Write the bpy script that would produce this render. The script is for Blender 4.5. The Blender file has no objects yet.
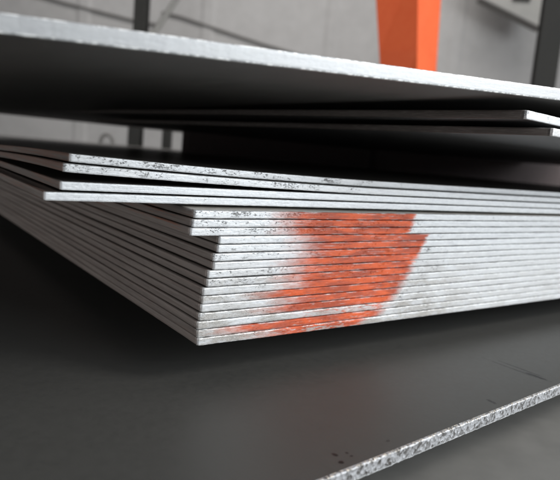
import bpy, bmesh, math, random
from mathutils import Vector, Matrix, noise
random.seed(7)
S = bpy.context.scene
COL = S.collection

# ------------------------------------------------------------------ helpers
def mesh_obj(name, verts, faces, mats, parent=None, smooth=True, fmat=None):
    me = bpy.data.meshes.new(name)
    me.from_pydata(verts, [], faces)
    for m in mats: me.materials.append(m)
    if fmat:
        for p, i in zip(me.polygons, fmat): p.material_index = i
    bm = bmesh.new(); bm.from_mesh(me)
    bmesh.ops.recalc_face_normals(bm, faces=bm.faces)
    bm.to_mesh(me); bm.free()
    if smooth:
        for p in me.polygons: p.use_smooth = True
    o = bpy.data.objects.new(name, me)
    COL.objects.link(o)
    if parent: o.parent = parent
    return o

def bm_obj(name, bm, mat, parent=None, smooth=False):
    bmesh.ops.recalc_face_normals(bm, faces=bm.faces)
    me = bpy.data.meshes.new(name); bm.to_mesh(me); bm.free()
    me.materials.append(mat)
    if smooth:
        for p in me.polygons: p.use_smooth = True
    o = bpy.data.objects.new(name, me); COL.objects.link(o)
    if parent: o.parent = parent
    return o

def tag(o, label=None, cat=None, group=None, kind=None):
    if label: o['label'] = label
    if cat: o['category'] = cat
    if group: o['group'] = group
    if kind: o['kind'] = kind
    return o

def box(bm, lo, hi, bev=0.0, mat=None):
    r = bmesh.ops.create_cube(bm, size=1.0)
    vs = r['verts']
    for v in vs:
        v.co = Vector([lo[i] if v.co[i] < 0 else hi[i] for i in range(3)])
    if bev > 0:
        es = list({e for v in vs for e in v.link_edges})
        r = bmesh.ops.bevel(bm, geom=es, offset=bev, segments=2, profile=.6, affect='EDGES')
        vs = list({v for f in r['faces'] for v in f.verts} | {v for v in vs if v.is_valid})
    if mat is not None:
        for v in vs: v.co = mat @ v.co
    return vs

def tube(bm, pts, rad, seg=10):
    rings = []
    for i, p in enumerate(pts):
        p = Vector(p)
        a = Vector(pts[max(i-1, 0)]); b = Vector(pts[min(i+1, len(pts)-1)])
        t = (b-a).normalized()
        u = t.cross(Vector((0, 0, 1)))
        if u.length < 1e-3: u = t.cross(Vector((1, 0, 0)))
        u.normalize(); w = t.cross(u)
        rr = rad[i] if isinstance(rad, (list, tuple)) else rad
        rings.append([bm.verts.new(p + (u*math.cos(k*2*math.pi/seg) + w*math.sin(k*2*math.pi/seg))*rr) for k in range(seg)])
    for r0, r1 in zip(rings, rings[1:]):
        for k in range(seg):
            bm.faces.new((r0[k], r0[(k+1) % seg], r1[(k+1) % seg], r1[k]))
    bm.faces.new(rings[0]); bm.faces.new(rings[-1])

# ------------------------------------------------------------------ node helper
class NT:
    def __init__(s, name):
        s.m = bpy.data.materials.new(name); s.m.use_nodes = True
        s.t = s.m.node_tree; s.t.nodes.clear()
        s.out = s.n('ShaderNodeOutputMaterial')
        s.b = s.n('ShaderNodeBsdfPrincipled')
        s.l(s.b.outputs[0], s.out.inputs[0])
    def n(s, typ, **k):
        n = s.t.nodes.new(typ)
        for a, v in k.items(): setattr(n, a, v)
        return n
    def l(s, a, b): s.t.links.new(a, b)
    def put(s, sock, v):
        if isinstance(v, bpy.types.NodeSocket): s.l(v, sock)
        else: sock.default_value = v
    def math(s, op, a, b=0.0, c=0.0, clamp=False):
        n = s.n('ShaderNodeMath', operation=op, use_clamp=clamp)
        s.put(n.inputs[0], a); s.put(n.inputs[1], b); s.put(n.inputs[2], c)
        return n.outputs[0]
    def obj(s): return s.n('ShaderNodeTexCoord').outputs['Object']
    def mapv(s, v, sc, loc=None):
        n = s.n('ShaderNodeMapping'); s.l(v, n.inputs[0]); n.inputs['Scale'].default_value = sc
        if loc is not None: s.put(n.inputs['Location'], loc)
        return n.outputs[0]
    def noise(s, v, sc=1., det=4., rough=.55, dist=0.):
        n = s.n('ShaderNodeTexNoise'); s.l(v, n.inputs['Vector'])
        n.inputs['Scale'].default_value = sc; n.inputs['Detail'].default_value = det
        n.inputs['Roughness'].default_value = rough; n.inputs['Distortion'].default_value = dist
        return n.outputs['Fac']
    def ss(s, x, a, b):
        n = s.n('ShaderNodeMapRange', interpolation_type='SMOOTHSTEP')
        s.put(n.inputs[0], x); s.put(n.inputs[1], a); s.put(n.inputs[2], b)
        return n.outputs[0]
    def mix(s, f, a, b):
        n = s.n('ShaderNodeMix', data_type='RGBA')
        s.put(n.inputs[0], f); s.put(n.inputs[6], a); s.put(n.inputs[7], b)
        return n.outputs[2]
    def mixf(s, f, a, b):
        n = s.n('ShaderNodeMix', data_type='FLOAT')
        s.put(n.inputs[0], f); s.put(n.inputs[2], a); s.put(n.inputs[3], b)
        return n.outputs[0]
    def attr(s, name):
        n = s.n('ShaderNodeAttribute', attribute_type='OBJECT', attribute_name=name)
        return n.outputs['Fac']
    def sep(s, v):
        n = s.n('ShaderNodeSeparateXYZ'); s.l(v, n.inputs[0]); return n.outputs
    def bump(s, h, dist, strength=1.0):
        n = s.n('ShaderNodeBump'); n.inputs['Strength'].default_value = strength
        n.inputs['Distance'].default_value = dist; s.l(h, n.inputs['Height'])
        return n.outputs[0]
    def offs(s, v):
        """shift the pattern per object so that no two plates repeat"""
        r = s.n('ShaderNodeObjectInfo').outputs['Random']
        c = s.n('ShaderNodeCombineXYZ')
        s.l(s.math('MULTIPLY', r, 37.), c.inputs[0]); s.l(s.math('MULTIPLY', r, 91.), c.inputs[1]); s.l(s.math('MULTIPLY', r, 53.), c.inputs[2])
        a = s.n('ShaderNodeVectorMath', operation='ADD'); s.l(v, a.inputs[0]); s.l(c.outputs[0], a.inputs[1])
        return a.outputs[0]

def rgb(r, g, b): return (r, g, b, 1)

# mill scale: rolled plate faces
def mill_mat(name, base, light, rough=.34, metal=.55, marks=(), grain=(60, 14, 60)):
    t = NT(name); o = t.obj(); v = t.offs(o)
    n1 = t.noise(t.mapv(v, (3, 3, 3)), 1, 5, .6)
    n2 = t.noise(t.mapv(v, grain), 1, 4, .6)
    n3 = t.noise(t.mapv(v, (900, 900, 900)), 1, 2, .5)
    f = t.math('MULTIPLY_ADD', n2, .45, t.math('MULTIPLY', n1, .55))
    c = t.mix(t.ss(f, .3, .7), base, light)
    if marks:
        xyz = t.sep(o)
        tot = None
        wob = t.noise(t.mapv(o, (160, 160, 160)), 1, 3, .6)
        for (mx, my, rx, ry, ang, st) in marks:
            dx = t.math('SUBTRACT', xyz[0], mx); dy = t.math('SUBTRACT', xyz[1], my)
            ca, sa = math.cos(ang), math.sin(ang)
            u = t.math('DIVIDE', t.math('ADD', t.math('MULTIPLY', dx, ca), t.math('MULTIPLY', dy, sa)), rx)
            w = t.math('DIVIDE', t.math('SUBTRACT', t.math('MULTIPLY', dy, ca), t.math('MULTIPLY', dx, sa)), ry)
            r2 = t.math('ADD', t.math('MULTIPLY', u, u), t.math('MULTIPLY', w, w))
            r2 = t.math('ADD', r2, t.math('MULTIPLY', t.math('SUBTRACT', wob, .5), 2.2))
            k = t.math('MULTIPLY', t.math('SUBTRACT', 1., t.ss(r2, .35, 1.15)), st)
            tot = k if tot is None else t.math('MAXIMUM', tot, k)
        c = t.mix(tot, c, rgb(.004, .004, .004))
    t.put(t.b.inputs['Base Color'], c)
    t.b.inputs['Metallic'].default_value = metal
    t.put(t.b.inputs['Roughness'], t.math('MULTIPLY_ADD', n2, .16, rough-.08))
    t.put(t.b.inputs['Normal'], t.bump(t.math('ADD', n3, t.math('MULTIPLY', n2, 3.)), .00005, .6))
    return t.m

# bright sheared edge with dark pits and optional sprayed orange mark (per object values)
def edge_mat(name, tone=1.0, even=.1, relief=.9):
    t = NT(name); o = t.obj(); v = t.offs(o); xyz = t.sep(o); x = xyz[0]
    z = t.n('ShaderNodeAttribute', attribute_type='GEOMETRY', attribute_name='edge_height').outputs['Fac']
    dirt_shade, pl, pr, pa, wear = t.attr('dirt_shade'), t.attr('paint_from'), t.attr('paint_to'), t.attr('paint_on'), t.attr('wear')
    big = t.noise(t.mapv(v, (28, 28, 60)), 1, 4, .6)
    mid = t.noise(t.mapv(v, (85, 85, 480)), 1, 5, .68)
    fine = t.noise(t.mapv(v, (900, 900, 1100)), 1, 3, .6)
    grain = t.noise(t.mapv(v, (1600, 1600, 260)), 1, 2, .5)
    # clean steel tone
    c = t.mix(t.ss(mid, .3-even, .7+even), rgb(.66*tone, .67*tone, .70*tone), rgb(.86*tone, .88*tone, .90*tone))
    c = t.mix(t.math('MULTIPLY', t.ss(grain, .5, .75), .35), c, rgb(.5, .53, .54))
    # tarnished brown-grey zones; heavier on lower plates to paint in shade too
    k = t.math('MULTIPLY', t.ss(t.math('ADD', t.math('MULTIPLY', big, .55), t.math('MULTIPLY', mid, .45)), .37, .57), t.math('MULTIPLY', dirt_shade, t.math('SUBTRACT', 1., t.math('MULTIPLY', t.ss(x, .28, .5), .6))), clamp=True)
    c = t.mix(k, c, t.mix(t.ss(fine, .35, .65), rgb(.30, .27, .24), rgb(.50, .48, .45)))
    line = t.noise(t.mapv(v, (9, 9, 1500)), 1, 3, .6)
    c = t.mix(t.math('MULTIPLY', t.ss(line, .52, .72), .28), c, rgb(.36, .36, .39))
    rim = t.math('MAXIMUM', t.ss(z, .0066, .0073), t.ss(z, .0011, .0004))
    c = t.mix(t.math('MULTIPLY', rim, t.ss(t.noise(t.mapv(v, (150, 150, 150)), 1, 3, .6), .42, .6)), c, rgb(.93, .94, .94))  # white painted in for highlights on the rounded top and bottom rims
    # dark pits, mostly in the upper half
    band = t.math('SUBTRACT', 1., t.math('MULTIPLY', t.math('ABSOLUTE', t.math('SUBTRACT', z, .0050)), 210.), clamp=True)
    pit = t.math('ADD', t.math('SUBTRACT', t.attr('pits'), t.math('MULTIPLY', t.ss(x, .28, .45), .07)), t.math('ADD', t.math('MULTIPLY', t.noise(t.mapv(v, (300, 300, 620)), 1, 6, .74), .72), t.math('MULTIPLY', t.noise(t.mapv(v, (45, 45, 60)), 1, 3, .6), .42)))
    pk = t.math('MULTIPLY', t.ss(pit, .635, .70), t.math('MULTIPLY_ADD', band, .75, .25))
    c = t.mix(t.math('MULTIPLY', pk, .85), c, rgb(.055, .05, .048))
    # paint
    wob = t.math('MULTIPLY', t.math('SUBTRACT', mid, .5), .06)
    wob2 = t.math('MULTIPLY', t.math('SUBTRACT', big, .5), .03)
    xl = t.math('ADD', x, t.math('ADD', wob, wob2))
    soft = t.ss(xl, t.math('SUBTRACT', pl, .052), t.math('ADD', pl, .022))
    mist = t.math('MULTIPLY', soft, .92)
    specks = t.math('MULTIPLY_ADD', t.math('SUBTRACT', fine, .5), 1.2, soft)
    leftm = t.math('MAXIMUM', mist, t.math('MULTIPLY', t.ss(specks, .45, 1.1), .9))
    xr = t.math('SUBTRACT', t.math('ADD', x, t.math('ADD', t.math('MULTIPLY', t.math('SUBTRACT', fine, .5), .008), t.math('MULTIPLY', t.math('SUBTRACT', mid, .5), .026))), t.math('MULTIPLY', t.math('SUBTRACT', z, .0038), .7))
    rightm = t.math('SUBTRACT', 1., t.ss(xr, t.math('SUBTRACT', pr, t.math('MULTIPLY_ADD', dirt_shade, .016, .003)), t.math('ADD', pr, t.math('MULTIPLY_ADD', dirt_shade, .012, .003))))
    wn = t.math('ADD', t.math('MULTIPLY', t.noise(t.mapv(v, (80, 80, 500)), 1, 5, .7), .7), t.math('MULTIPLY', big, .3))
    strk = t.noise(t.mapv(v, (32, 32, 620)), 1, 5, .7)
    worn = t.math('SUBTRACT', 1., t.math('MULTIPLY', t.ss(wn, t.math('SUBTRACT', .64, wear), t.math('SUBTRACT', .72, wear)), .85))
    worn = t.math('MULTIPLY', worn, t.math('SUBTRACT', 1., t.math('MULTIPLY', t.ss(strk, .58, .70), .6)))
    rimn = t.math('MULTIPLY', rim, t.ss(t.noise(t.mapv(v, (60, 60, 200)), 1, 4, .6), .46, .62))
    worn = t.math('MULTIPLY', worn, t.math('SUBTRACT', 1., t.math('MULTIPLY', rimn, .6)))
    mask = t.math('MULTIPLY', t.math('MULTIPLY', leftm, rightm), t.math('MULTIPLY', worn, pa), clamp=True)
    pbig = t.noise(t.mapv(v, (22, 22, 130)), 1, 4, .6)
    pc = t.mix(t.ss(pbig, .38, .60), rgb(.84, .112, .008), rgb(.48, .060, .009))
    pc = t.mix(t.math('MULTIPLY', t.ss(mid, .52, .72), .55), pc, rgb(.30, .055, .025))
    pc = t.mix(t.math('MULTIPLY', t.ss(soft, 1., .6), .35), pc, rgb(.52, .19, .13))
    c = t.mix(mask, c, pc)
    t.put(t.b.inputs['Base Color'], c)
    t.put(t.b.inputs['Metallic'], t.mixf(mask, .35, 0.))
    t.put(t.b.inputs['Roughness'], t.mixf(mask, t.math('MULTIPLY_ADD', mid, .25, .32), .58))
    t.put(t.b.inputs['Specular IOR Level'], t.mixf(mask, .5, .25))
    h = t.math('ADD', t.math('ADD', t.math('MULTIPLY', mid, 1.2), t.math('MULTIPLY', fine, .5)), t.math('MULTIPLY', pk, -1.0))
    t.put(t.b.inputs['Normal'], t.bump(h, .00022, relief))
    return t.m

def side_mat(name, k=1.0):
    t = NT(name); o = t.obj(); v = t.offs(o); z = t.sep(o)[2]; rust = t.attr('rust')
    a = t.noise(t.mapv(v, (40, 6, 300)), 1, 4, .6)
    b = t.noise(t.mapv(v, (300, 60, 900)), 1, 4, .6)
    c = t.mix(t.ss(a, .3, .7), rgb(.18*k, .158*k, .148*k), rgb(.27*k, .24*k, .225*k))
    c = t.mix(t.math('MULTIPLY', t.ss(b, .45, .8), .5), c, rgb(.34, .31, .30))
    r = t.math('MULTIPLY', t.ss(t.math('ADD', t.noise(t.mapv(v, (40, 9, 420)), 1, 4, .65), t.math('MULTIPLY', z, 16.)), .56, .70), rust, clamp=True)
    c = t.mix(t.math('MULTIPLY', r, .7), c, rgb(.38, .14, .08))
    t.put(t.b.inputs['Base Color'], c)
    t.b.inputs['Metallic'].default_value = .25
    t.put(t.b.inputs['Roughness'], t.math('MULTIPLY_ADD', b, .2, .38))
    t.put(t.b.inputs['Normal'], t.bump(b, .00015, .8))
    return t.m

def torch_edge_mat(name):
    t = NT(name); v = t.offs(t.obj())
    f = t.n('ShaderNodeTexVoronoi'); t.l(t.mapv(v, (330, 330, 260)), f.inputs['Vector']); f.inputs['Scale'].default_value = 1
    cell = t.sep(f.outputs['Color'])[0]
    n = t.noise(t.mapv(v, (420, 420, 330)), 1, 6, .72)
    n5 = t.noise(t.mapv(v, (260, 260, 190)), 1, 5, .75)
    c = t.mix(t.ss(t.math('MULTIPLY_ADD', cell, .35, t.math('MULTIPLY', n5, .9)), .4, .75), rgb(.12, .115, .11), rgb(.58, .59, .62))
    c = t.mix(t.math('MULTIPLY', t.ss(n, .55, .75), .7), c, rgb(.13, .11, .10))
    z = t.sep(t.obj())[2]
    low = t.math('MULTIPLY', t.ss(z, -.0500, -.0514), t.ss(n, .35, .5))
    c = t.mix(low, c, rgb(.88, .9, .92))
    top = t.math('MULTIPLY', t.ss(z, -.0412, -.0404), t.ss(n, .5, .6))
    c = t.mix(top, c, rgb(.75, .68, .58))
    t.put(t.b.inputs['Base Color'], c)
    t.b.inputs['Metallic'].default_value = .6
    t.put(t.b.inputs['Roughness'], t.math('MULTIPLY_ADD', n, .3, .22))
    t.put(t.b.inputs['Normal'], t.bump(t.math('ADD', n, f.outputs['Distance']), .0008, .9))
    return t.m

def plain_mat(name, c1, c2, rough=.6, metal=0., sc=6., bmp=.0005):
    t = NT(name); v = t.obj()
    n = t.noise(v, sc, 5, .6); m = t.noise(v, sc*14, 4, .6)
    f = t.math('MULTIPLY_ADD', m, .35, t.math('MULTIPLY', n, .65))
    t.put(t.b.inputs['Base Color'], t.mix(t.ss(f, .3, .7), c1, c2))
    t.b.inputs['Metallic'].default_value = metal
    t.put(t.b.inputs['Roughness'], t.math('MULTIPLY_ADD', n, .2, rough-.1))
    t.put(t.b.inputs['Normal'], t.bump(m, bmp, .6))
    return t.m

M_MILL = mill_mat('mill_scale', rgb(.105, .095, .088), rgb(.165, .15, .14), .36, .4)
M_MILL2 = mill_mat('mill_scale_dark', rgb(.17, .165, .158), rgb(.22, .215, .205), .5, .15)
M_MILL3 = mill_mat('mill_scale_black', rgb(.10, .10, .10), rgb(.14, .14, .145), .5, .2)
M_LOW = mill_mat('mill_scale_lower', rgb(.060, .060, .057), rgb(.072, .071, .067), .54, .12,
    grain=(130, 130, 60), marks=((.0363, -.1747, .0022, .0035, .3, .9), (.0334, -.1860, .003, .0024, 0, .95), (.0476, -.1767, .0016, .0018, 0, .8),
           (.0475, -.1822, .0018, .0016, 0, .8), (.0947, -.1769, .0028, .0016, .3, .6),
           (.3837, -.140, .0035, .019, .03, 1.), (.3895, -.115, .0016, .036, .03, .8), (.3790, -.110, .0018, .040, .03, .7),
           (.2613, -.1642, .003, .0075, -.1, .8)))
M_BASE = mill_mat('mill_scale_pale', rgb(.18, .177, .17), rgb(.23, .225, .215), .5, .1, grain=(20, 20, 20))
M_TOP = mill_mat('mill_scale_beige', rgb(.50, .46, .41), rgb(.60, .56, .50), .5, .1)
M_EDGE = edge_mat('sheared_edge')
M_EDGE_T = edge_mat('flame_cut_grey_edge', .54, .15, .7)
M_SIDE = side_mat('side_edge_oxide', 1.15)
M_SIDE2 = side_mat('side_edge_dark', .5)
M_TORCH = torch_edge_mat('flame_cut_edge')
M_WALL = plain_mat('wall_paint', rgb(.38, .37, .365), rgb(.46, .45, .445), .8, 0, .9)
M_FLOOR = plain_mat('concrete', rgb(.20, .20, .19), rgb(.28, .275, .26), .85, 0, 3.)
M_ORANGE = plain_mat('orange_enamel', rgb(.88, .13, .035), rgb(.95, .17, .05), .45, 0, 3.)
M_DARK = plain_mat('dark_paint', rgb(.022, .022, .020), rgb(.034, .033, .03), .85, 0., 4.)
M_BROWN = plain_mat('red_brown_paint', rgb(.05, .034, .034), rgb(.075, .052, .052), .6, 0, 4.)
M_GREYP = plain_mat('grey_metal_paint', rgb(.28, .275, .26), rgb(.36, .35, .33), .5, .1, 4.)
M_PALE = plain_mat('pale_metal_paint', rgb(.55, .54, .48), rgb(.65, .64, .58), .5, .1, 4.)
M_CABLE = plain_mat('cable_rubber', rgb(.17, .165, .16), rgb(.22, .21, .20), .6, 0, 8.)

# ------------------------------------------------------------------ plates
def lerp(a, b, f): return a + (b-a)*f

def xsamples(L, dense, step):
    xs = [0., .0003, .0007, .0012, .0018]
    x = .0018
    while x < dense:
        x += step; xs.append(x)
    k = step
    while x < L:
        k = min(k*1.25, .05); x += k; xs.append(min(x, L))
    return xs

def plate(name, x0, y0, z0, L, W, t, yaw=0., dz=None, seed=0, face=M_MILL, edge=M_EDGE, side=M_SIDE,
          rough_amp=.00016, dense=.75, step=.0012, facet=0., attrs=None, wave=.00018):
    """rectangular steel plate: body, rounded rough front edge and left side edge; local origin at the lower front left corner"""
    E = .003
    dz = dz or (lambda x, y: 0.)
    def wav(x, y):
        return wave*(noise.noise(Vector((x*9., y*3., seed*7.3))) + .5*noise.noise(Vector((x*31., y*5., seed*3.1)))) + dz(x, y)
    # front edge
    prof = []
    r = .0009*(t/.0076)
    for k in range(5):
        a = math.pi/2*(k/4)
        prof.append((r-r*math.sin(a), t-r+r*math.cos(a)))
    for k in range(1, 6): prof.append((0., lerp(t-r, .0006, k/6)))
    prof += [(0., .0006), (.0002, .0002), (.0006, 0.)]
    prof = [(E, t)] + prof + [(E, 0.)]
    xs = xsamples(L, dense, step)
    V = []; F = []
    n = len(prof); rc = .0018
    for x in xs:
        yo = 0.
        if x < rc: yo = (rc - math.sqrt(max(0., rc*rc-(rc-x)**2)))*.6
        lump = noise.noise(Vector((x*70, seed*5.1, 0)))*.5 + noise.noise(Vector((x*260, seed*9.7, 1)))*.5
        for j, (py, pz) in enumerate(prof):
            inner = j in (0, n-1)
            zz = pz; yy = py
            if not inner:
                nn = noise.noise(Vector((x*420, pz*520, seed*11.3)))
                yy = py + yo*(1-py/E) + rough_amp*nn + rough_amp*.8*lump
                top = max(0., 1-(t-pz)/.0016)
                bot = max(0., 1-pz/.0012)
                zz = pz + top*rough_amp*1.1*(noise.noise(Vector((x*330, 3, seed*2.2)))-.35) + bot*rough_amp*1.2*noise.noise(Vector((x*190, 8, seed*4.4)))
                if facet:
                    fc = noise.cell(Vector((x*150 + .7*noise.noise(Vector((x*60, 0, seed))), seed, 0)))
                    fc2 = noise.cell(Vector((x*150 + pz*140, seed+3, 1)))
                    yy += facet*(fc*.6 + fc2*.4)
                if x < rc: zz = t/2 + (zz-t/2)*(1-.16*(1-x/rc)**2)
                yy = min(yy, E*.95)
            V.append((x, yy, zz + wav(x, yy if not inner else E)))
    for i in range(len(xs)-1):
        for j in range(n-1):
            a = i*n+j; F.append((a, a+1, a+n+1, a+n))
    F.append(tuple(range(n))); F.append(tuple((len(xs)-1)*n+j for j in range(n)))
    # body grid
    bx = [E] + [lerp(E, .5, (k/14)**1.3) for k in range(1, 15)] + [lerp(.5, L, k/6) for k in range(1, 7)]
    by = [E] + [lerp(E, .7, (k/14)**1.3) for k in range(1, 15)] + [lerp(.7, W, k/6) for k in range(1, 7)]
    BV = []; BF = []
    nx, ny = len(bx), len(by)
    for layer in (0, 1):
        for x in bx:
            for y in by: BV.append((x, y, layer*t + wav(x, y)))
    idx = lambda l, i, j: l*nx*ny + i*ny + j
    for l in (0, 1):
        for i in range(nx-1):
            for j in range(ny-1):
                BF.append((idx(l, i, j), idx(l, i+1, j), idx(l, i+1, j+1), idx(l, i, j+1)))
    for i in range(nx-1):
        BF.append((idx(0, i, 0), idx(0, i+1, 0), idx(1, i+1, 0), idx(1, i, 0)))
        BF.append((idx(0, i, ny-1), idx(0, i+1, ny-1), idx(1, i+1, ny-1), idx(1, i, ny-1)))
    for j in range(ny-1):
        BF.append((idx(0, 0, j), idx(0, 0, j+1), idx(1, 0, j+1), idx(1, 0, j)))
        BF.append((idx(0, nx-1, j), idx(0, nx-1, j+1), idx(1, nx-1, j+1), idx(1, nx-1, j)))
    root = mesh_obj(name, BV, BF, [face], smooth=False)
    root.location = (x0, y0, z0); root.rotation_euler = (0, 0, yaw)
    ed = mesh_obj('cut_edge', V, F, [edge], root)
    at = ed.data.attributes.new('edge_height', 'FLOAT', 'POINT')
    at.data.foreach_set('value', [prof[q % n][1]/t*.0076 for q in range(len(V))])
    # left side edge
    sprof = [(E, t), (.0008, t), (.0003, t-.0003), (0., t-.0009)] + [(0., lerp(t-.0009, .0008, k/4)) for k in range(1, 4)] + [(0., .0008), (.0003, .0002), (.0008, 0.), (E, 0.)]
    ys = [E]; y = E; k = .004
    while y < W:
        k = min(k*1.08, .06); y += k; ys.append(min(y, W))
    SV = []; SF = []; m = len(sprof)
    for y in ys:
        for j, (px, pz) in enumerate(sprof):
            xx = px
            if 0 < j < m-1:
                xx += .00025*noise.noise(Vector((y*60, pz*200, seed*13.7))) + .0003*noise.noise(Vector((y*12, seed*3.7, 0)))
                xx = min(max(xx, -.001), E)
            SV.append((xx, y, pz + wav(px if 0 < j < m-1 else E, y)))
    for i in range(len(ys)-1):
        for j in range(m-1):
            a = i*m+j; SF.append((a, a+1, a+m+1, a+m))
    SF.append(tuple(range(m))); SF.append(tuple((len(ys)-1)*m+j for j in range(m)))
    sd = mesh_obj('side_edge', SV, SF, [side], root)
    A = dict(pits=0., dirt_shade=.2, paint_from=0., paint_to=0., paint_on=0., wear=0., rust=0.)
    A.update(attrs or {})
    for k, vv in A.items():
        ed[k] = float(vv); sd[k] = float(vv)
    return root, ed, sd

T = .0076; P = .0086; H = 16*P
GS = 'steel plates of the orange marked stack'
# x of the corner, paint from, paint to, dirt, wear, paint on, rust, label
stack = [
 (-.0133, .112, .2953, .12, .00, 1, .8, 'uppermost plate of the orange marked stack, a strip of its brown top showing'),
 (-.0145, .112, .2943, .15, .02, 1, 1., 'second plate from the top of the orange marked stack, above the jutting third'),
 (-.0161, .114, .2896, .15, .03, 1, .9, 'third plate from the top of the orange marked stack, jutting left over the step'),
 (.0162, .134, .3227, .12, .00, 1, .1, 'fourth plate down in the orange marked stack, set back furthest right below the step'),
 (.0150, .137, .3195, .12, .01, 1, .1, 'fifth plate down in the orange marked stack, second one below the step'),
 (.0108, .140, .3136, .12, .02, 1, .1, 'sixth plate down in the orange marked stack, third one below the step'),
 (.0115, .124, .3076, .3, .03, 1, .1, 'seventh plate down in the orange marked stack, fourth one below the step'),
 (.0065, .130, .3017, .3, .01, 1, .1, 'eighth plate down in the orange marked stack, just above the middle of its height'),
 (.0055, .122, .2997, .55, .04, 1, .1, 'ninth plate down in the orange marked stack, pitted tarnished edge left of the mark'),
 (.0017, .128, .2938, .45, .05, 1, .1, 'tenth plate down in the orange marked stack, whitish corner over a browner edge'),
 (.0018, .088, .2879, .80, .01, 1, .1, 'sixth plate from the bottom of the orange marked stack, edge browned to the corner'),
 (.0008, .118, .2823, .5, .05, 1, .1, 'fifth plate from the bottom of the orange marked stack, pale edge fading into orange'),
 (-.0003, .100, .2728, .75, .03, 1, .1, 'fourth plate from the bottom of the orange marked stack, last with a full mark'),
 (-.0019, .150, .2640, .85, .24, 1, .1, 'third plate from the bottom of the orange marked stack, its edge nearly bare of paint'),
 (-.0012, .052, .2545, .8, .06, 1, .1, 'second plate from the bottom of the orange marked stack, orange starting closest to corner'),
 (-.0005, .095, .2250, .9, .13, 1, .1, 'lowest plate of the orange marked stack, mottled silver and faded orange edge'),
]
rnd = random.Random(3)
for i, (x, pa, pb, dirt_shade, wear, on, rust, lab) in enumerate(stack):
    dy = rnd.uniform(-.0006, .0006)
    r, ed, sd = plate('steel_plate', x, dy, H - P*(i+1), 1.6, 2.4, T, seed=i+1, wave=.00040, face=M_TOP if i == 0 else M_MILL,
        attrs=dict(pits=[.012, .02, .02, -.01, -.005, .01, -.03, .0, .012, -.02, -.01, -.03, -.01, -.035, -.02, -.03][i], dirt_shade=dirt_shade, paint_from=pa-x, paint_to=pb-x, paint_on=on, wear=wear, rust=rust))
    tag(r, lab, 'steel plate', GS)
    tag(ed, 'pitted silver edge sprayed with orange paint' if i != 13 else 'mottled silver edge with a trace of orange paint')

# four plates lying askew on top of the stack, overhanging it to the left
GU = 'loose plates overhanging the stack to the left'
def lift(x, y):
    s = max(0., 1 - max(0., x)/.42)
    q = min(1., max(0., y-.02)/.60)
    q = q*q*(3-2*q)
    return s*s*(1-q)
def liftB(x, y): return .0078*lift(x, y)
loose = [
 (-.1205, .0400, H+.0280, lambda x, y: .0078*lift(x, y), .22, 'topmost of the four overhanging loose plates, dark pits along its white edge'),
 (-.1280, .0310, H+.0194, liftB, .18, 'second of the four overhanging loose plates, lifted at its corner above a dark gap'),
 (-.1300, .0320, H+.0106, lambda x, y: .0005*lift(x, y), .05, 'third of the four overhanging loose plates, clean edge just under the dark gap'),
 (-.1442, .0285, H+.0018, None, .05, 'lowest of the four overhanging loose plates, its corner reaching furthest left'),
]
yaws = [-.013, -.018, -.027, -.022]
for k, (x, y, z, dz, dirt_shade, lab) in enumerate(loose):
    r, ed, sd = plate('steel_plate', x, y, z, 1.7, 2.4, T, yaw=yaws[k], dz=dz, seed=40+k, attrs=dict(dirt_shade=dirt_shade, rust=.45, pits=[.02, .012, -.08, -.06][k]), wave=.00010, rough_amp=.0001)
    tag(r, lab, 'steel plate', GU)

# thick plate over everything, seen from below
def thick_dz(x, y):
    # the front edge rises to the right, the free rear left corner hangs lower
    return .0433*x - .031*min(1., max(0., y)/1.4)*max(0., 1-x/1.0)
yawT = math.atan2(-.162+.1121, .3074+.2064)
sx = -.42
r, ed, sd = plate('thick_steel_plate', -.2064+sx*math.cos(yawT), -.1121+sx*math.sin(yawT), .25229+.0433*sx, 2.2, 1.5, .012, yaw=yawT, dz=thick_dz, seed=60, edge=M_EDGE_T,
    dense=1.3, step=.0015, face=M_MILL2, attrs=dict(dirt_shade=.05, pits=-.05), rough_amp=.00012)
tag(r, 'large steel plate raised above the others, dark underside and thick white front edge', 'steel plate')

# two plates that carry it further right
r, ed, sd = plate('steel_plate', .260, -.158, .2512, 1.3, 1.95, .0087, yaw=.10, seed=71, side=M_SIDE2, face=M_MILL3, attrs=dict(dirt_shade=.05), dense=.35)
tag(r, 'raised blurred plate directly under the thick top plate, bright white corner at right', 'steel plate', 'raised plates under the thick top plate')
r, ed, sd = plate('steel_plate', .283, -.174, .2370, 1.3, 1.2, .0078, yaw=.05, seed=72, side=M_SIDE2, face=M_MILL3, attrs=dict(dirt_shade=.5), dense=.35)
tag(r, 'lower of the two raised blurred plates at right, speckled edge just below the bright corner', 'steel plate', 'raised plates under the thick top plate')

# wide plate under the stack and the pale plate below it
yE = math.atan2(.030, .3775)
def at_low(dx): return (.007+dx*math.cos(yE), -.1994+dx*math.sin(yE))
ex, ey = at_low(-1.0)
r, ed, sd = plate('lower_steel_plate', ex, ey, -.052, 2.4, 2.4, .012, yaw=yE, seed=80, face=M_LOW, edge=M_TORCH,
    dense=1.6, step=.0012, facet=.00035, rough_amp=.00035, wave=.0001)
# keep the surface marks where they lie: marks are given in scene metres, so move the plate's origin to the scene origin
mw = Matrix.Translation((ex, ey, -.052)) @ Matrix.Rotation(yE, 4, 'Z')
for o in (r, ed, sd): o.data.transform(mw)
r.location = (0, 0, 0); r.rotation_euler = (0, 0, 0)
tag(r, 'wide dark plate under the orange marked stack, rough bright edge crossing lower right', 'steel plate')
tag(ed, 'rough flame cut edge with bright facets')
r, ed, sd = plate('base_steel_plate', -1.3, -1.6, -.118, 3.2, 3.0, .012, yaw=.02, seed=90, face=M_BASE, dense=.01, step=.01)
tag(r, 'pale grey bottom plate lying on the floor, seen in the lower right corner', 'steel plate')

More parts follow.
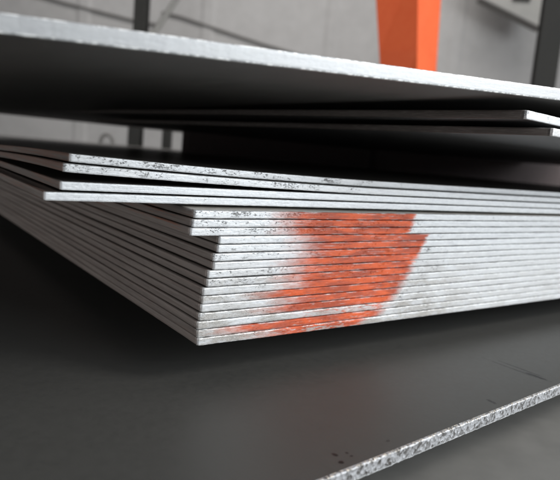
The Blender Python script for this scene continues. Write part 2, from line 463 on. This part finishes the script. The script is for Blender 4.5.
# ------------------------------------------------------------------ setting and background
CAM = Vector((-.2761416, -.5042008, .1965319))
FW = Vector((.5872, .8094, 0)); RT = Vector((.8094, -.5872, 0))
ANG = math.atan2(RT.y, RT.x)
def bg(r, u, f): return CAM + RT*r + FW*f + Vector((0, 0, u))
ZF = -.1185
bm = bmesh.new(); box(bm, (-9, -9, ZF-.2), (14, 14, ZF))
tag(bm_obj('floor', bm, M_FLOOR), kind='structure')
# wall with shallow vertical sheet ribs
bm = bmesh.new()
WD = 5.2
pts = []
x = -7.0
while x < 7.0:
    pts += [(x, 0), (x+.92, 0), (x+.95, -.010), (x+1.02, -.010), (x+1.05, 0)]; x += 1.05
lo = [bm.verts.new(bg(px, ZF-CAM.z, WD+py)) for px, py in pts]; hi = [bm.verts.new(bg(px, 3.6, WD+py)) for px, py in pts]
lo2 = [bm.verts.new(bg(pts[0][0], ZF-CAM.z, WD+.12)), bm.verts.new(bg(pts[-1][0], ZF-CAM.z, WD+.12))]
hi2 = [bm.verts.new(bg(pts[0][0], 3.6, WD+.12)), bm.verts.new(bg(pts[-1][0], 3.6, WD+.12))]
for i in range(len(pts)-1): bm.faces.new((lo[i], lo[i+1], hi[i+1], hi[i]))
bm.faces.new((lo2[0], lo2[1], hi2[1], hi2[0]))
bm.faces.new((lo[0], hi[0], hi2[0], lo2[0])); bm.faces.new((lo[-1], hi[-1], hi2[1], lo2[1]))
tag(bm_obj('wall', bm, M_WALL), 'grey ribbed sheet wall far behind the plates, out of focus', 'wall')

def frame_at(p, ang=ANG): return Matrix.Translation(p) @ Matrix.Rotation(ang, 4, 'Z')

# orange leg: tapered four-sided column, narrower towards its foot
def orange_leg():
    bl0, bl1 = Vector((1.6786, 1.6046, .9316)), Vector((1.6893, 1.5428, .6297))
    bm0, bm1 = Vector((1.7424, 1.4055, .9149)), Vector((1.7348, 1.3591, .6245))
    br0, br1 = Vector((1.9216, 1.4329, .9571)), Vector((1.9005, 1.3936, .6519))
    def ex(a, b, z):
        return a + (b-a)*((z-a.z)/(b.z-a.z))
    bm = bmesh.new(); rings = []
    for z in (ZF+.02, .3, .7, 1.1, 1.6):
        l, m, r = ex(bl0, bl1, z), ex(bm0, bm1, z), ex(br0, br1, z)
        rings.append([bm.verts.new(p) for p in (l, m, r, l+(r-m))])
    for a, b in zip(rings, rings[1:]):
        for k in range(4): bm.faces.new((a[k], a[(k+1) % 4], b[(k+1) % 4], b[k]))
    bm.faces.new(rings[0]); bm.faces.new(rings[-1])
    es = [e for e in bm.edges if abs((e.verts[0].co-e.verts[1].co).normalized().z) > .8]
    bmesh.ops.bevel(bm, geom=es, offset=.006, segments=2, affect='EDGES')
    col = bm_obj('orange_column', bm, M_ORANGE)
    c = ex(bm0, bm1, ZF) + Vector((.05, .12, 0))
    bm = bmesh.new(); box(bm, (c.x-.2, c.y-.2, ZF), (c.x+.2, c.y+.2, ZF+.02), .002)
    bm_obj('foot_plate', bm, M_ORANGE, col)
    tag(col, 'orange painted steel column, two faces showing above the thick plate', 'column')
orange_leg()

def post(name, r, f, w, d, top, mat, lab, rail=None):
    bm = bmesh.new()
    m = frame_at(bg(r, 0, f))
    z0, z1 = ZF+.016-CAM.z, top
    # H section: two flanges and a web
    box(bm, (-w/2, -d/2, z0), (w/2, -d/2+.012, z1), .002, m)
    box(bm, (-w/2, d/2-.012, z0), (w/2, d/2, z1), .002, m)
    box(bm, (-w*.12, -d/2+.012, z0), (w*.12, d/2-.012, z1), 0, m)
    o = bm_obj(name, bm, mat)
    bm = bmesh.new(); box(bm, (-w*.8, -d*.8, ZF-CAM.z), (w*.8, d*.8, z0), .002, m)
    bm_obj('foot_plate', bm, mat, o)
    tag(o, lab, 'post')
    return o, m
def rf(px, py, depth):
    """lateral offset and height of a background thing"""
    return None
post('steel_post', 1.405, 3.46, .125, .05, 2.0, M_DARK, 'dark steel post at the right behind the thick plate')
post('steel_post', -.893, 3.50, .068, .10, 2.0, M_DARK, 'dark slim steel post behind the left part of the thick plate')
# diagonal brace leaning on the slim post
bm = bmesh.new(); a = bg(-.83, .60, 3.5); b = bg(-.60, .98, 3.5)
tube(bm, [a, a.lerp(b, .5), b], .018, 8)
o = bm_obj('brace', bm, M_GREYP); tag(o, 'thin diagonal strut rising beside the dark slim post', 'strut')
# low stand
bm = bmesh.new(); m = frame_at(bg(-.688, 0, 3.40))
box(bm, (-.024, -.03, ZF-CAM.z), (.024, .03, .12), .004, m); box(bm, (-.10, -.04, ZF-CAM.z), (.10, .04, ZF-CAM.z+.02), .004, m)
o = bm_obj('short_post', bm, M_DARK); tag(o, 'short dark stub post seen through the gap above the loose plates', 'post')
# hooped pipe
bm = bmesh.new(); pts = []
for k in range(13):
    a = math.pi*k/12
    pts.append(bg(-1.03-.034*math.cos(a), -.02+.045*math.sin(a), 3.40))
pts = [bg(-1.064, ZF-CAM.z, 3.40)] + pts + [bg(-.996, ZF-CAM.z, 3.40)]
tube(bm, pts, .011, 8)
o = bm_obj('hooped_pipe', bm, M_CABLE, smooth=True); tag(o, 'dark hooped pipe seen through the gap at left between thick plate and loose plates', 'pipe')
# dark cabinet
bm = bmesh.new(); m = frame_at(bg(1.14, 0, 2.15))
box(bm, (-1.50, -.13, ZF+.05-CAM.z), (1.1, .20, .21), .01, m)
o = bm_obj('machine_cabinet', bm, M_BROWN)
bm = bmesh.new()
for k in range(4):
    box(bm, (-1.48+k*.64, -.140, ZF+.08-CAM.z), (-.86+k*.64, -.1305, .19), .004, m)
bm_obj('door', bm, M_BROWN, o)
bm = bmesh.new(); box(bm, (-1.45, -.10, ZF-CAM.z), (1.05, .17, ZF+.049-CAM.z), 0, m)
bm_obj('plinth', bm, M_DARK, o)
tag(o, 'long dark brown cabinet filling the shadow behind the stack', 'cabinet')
# wall box at upper right
m = frame_at(bg(1.88, 0, 4.80), ANG-.12)
bm = bmesh.new()
def slab(bm, prof, y0, y1, m):
    lo = [bm.verts.new(m @ Vector((x, y0, z))) for x, z in prof]; hi = [bm.verts.new(m @ Vector((x, y1, z))) for x, z in prof]
    bm.faces.new(lo); bm.faces.new(hi)
    for k in range(len(prof)): bm.faces.new((lo[k], lo[(k+1) % len(prof)], hi[(k+1) % len(prof)], hi[k]))
slab(bm, [(-.50, 1.33), (-.02, 1.135), (-.02, 1.8), (-.50, 1.8)], -.05, .12, m)
o = bm_obj('wall_box', bm, M_GREYP)
bm = bmesh.new(); box(bm, (-.018, -.07, 1.17), (.02, .10, 1.8), .004, m)
bm_obj('side_trim', bm, M_PALE, o)
bm = bmesh.new(); slab(bm, [(-.50, 1.320), (-.02, 1.124), (-.02, 1.134), (-.50, 1.329)], -.056, .10, m)
bm_obj('lower_lip', bm, M_CABLE, o)
bm = bmesh.new(); box(bm, (-.26, -.065, 1.31), (-.13, -.051, 1.5), .003, m)
bm_obj('socket', bm, M_DARK, o)
tag(o, 'grey wall box with dark socket and pale side strip at the upper right', 'box')
# cables on the wall
def cable(pts, lab, rad=.012):
    bm = bmesh.new()
    P_ = [bg(*p) for p in pts]
    out = []
    for i in range(len(P_)-1):
        for k in range(6): out.append(P_[i].lerp(P_[i+1], k/6))
    out.append(P_[-1]); tube(bm, out, rad, 6)
    o = bm_obj('wall_cable', bm, M_CABLE, smooth=True); tag(o, lab, 'cable', 'cables sagging along the wall')
cable([(-3.2, 1.5, 5.185), (-2.4, 1.18, 5.185), (-1.98, 1.098, 5.185), (-1.65, 1.046, 5.185), (-1.35, 1.0, 5.185), (-1.15, .985, 5.185)], 'thin dark cable sagging along the wall left of the slim post')
cable([(-1.15, 1.09, 5.185), (-1.0, 1.068, 5.185), (-.65, .986, 5.185), (-.29, .904, 5.185), (.1, .83, 5.185), (.5, .76, 5.185)], 'thin dark cable running down the wall right of the slim post')

# ------------------------------------------------------------------ light
def area(name, loc, target, sx, sy, power, col, spread=180):
    l = bpy.data.lights.new(name, 'AREA'); l.shape = 'RECTANGLE'; l.size = sx; l.size_y = sy
    l.energy = power; l.color = col; l.spread = math.radians(spread)
    o = bpy.data.objects.new(name, l); COL.objects.link(o); o.location = loc
    o.rotation_euler = (Vector(target)-Vector(loc)).to_track_quat('-Z', 'Y').to_euler()
    return o
area('door_light', (2.2, -3.3, 1.35), (.3, 0, .1), 3.0, 1.9, 146, (.93, .98, 1.0))
area('hall_light', bg(.3, 3.4, 3.0), bg(.3, .6, 5.2), 4.0, 1.0, 85, (1.0, .975, .94))
area('plate_fill_light', (1.7, -1.25, 1.55), (.45, -.2, -.04), 1.0, .7, 40, (1.0, .98, .94))  # unseen fill lamp added to brighten the lower plate at right
area('side_light', (-3.6, .9, .45), (-.1, .6, .1), 2.6, 1.3, 37, (1.0, .96, .93))
w = bpy.data.worlds.new('World'); S.world = w; w.use_nodes = True
nt = w.node_tree; b = nt.nodes['Background']; b.inputs[0].default_value = (.62, .64, .68, 1)
# hall daylight: the open side lies to the right, the far left end is dim
tc = nt.nodes.new('ShaderNodeTexCoord'); vm = nt.nodes.new('ShaderNodeVectorMath'); vm.operation = 'DOT_PRODUCT'
vm.inputs[1].default_value = (.88, -.35, .25); nt.links.new(tc.outputs['Generated'], vm.inputs[0])
mr = nt.nodes.new('ShaderNodeMapRange'); mr.inputs[1].default_value = -1; mr.inputs[2].default_value = 1
mr.inputs[3].default_value = .08; mr.inputs[4].default_value = .62
nt.links.new(vm.outputs['Value'], mr.inputs[0]); nt.links.new(mr.outputs[0], b.inputs[1])

# ------------------------------------------------------------------ camera
cd = bpy.data.cameras.new('Camera'); cam = bpy.data.objects.new('Camera', cd); COL.objects.link(cam)
R = Matrix(((.8136685, .0137411, -.5811668), (-.5749773, .1664052, -.8010683), (.0857016, .9859617, .1432995)))
cam.matrix_world = Matrix.Translation(CAM) @ R.to_4x4()
cd.sensor_width = 36; cd.lens = 38.065; cd.clip_start = .01; cd.clip_end = 100
cd.dof.use_dof = True; cd.dof.focus_distance = .60; cd.dof.aperture_fstop = 5.8
S.camera = cam
S.render.engine = 'CYCLES'
S.view_settings.view_transform = 'Standard'; S.view_settings.look = 'None'
S.view_settings.exposure = 0; S.view_settings.gamma = 1
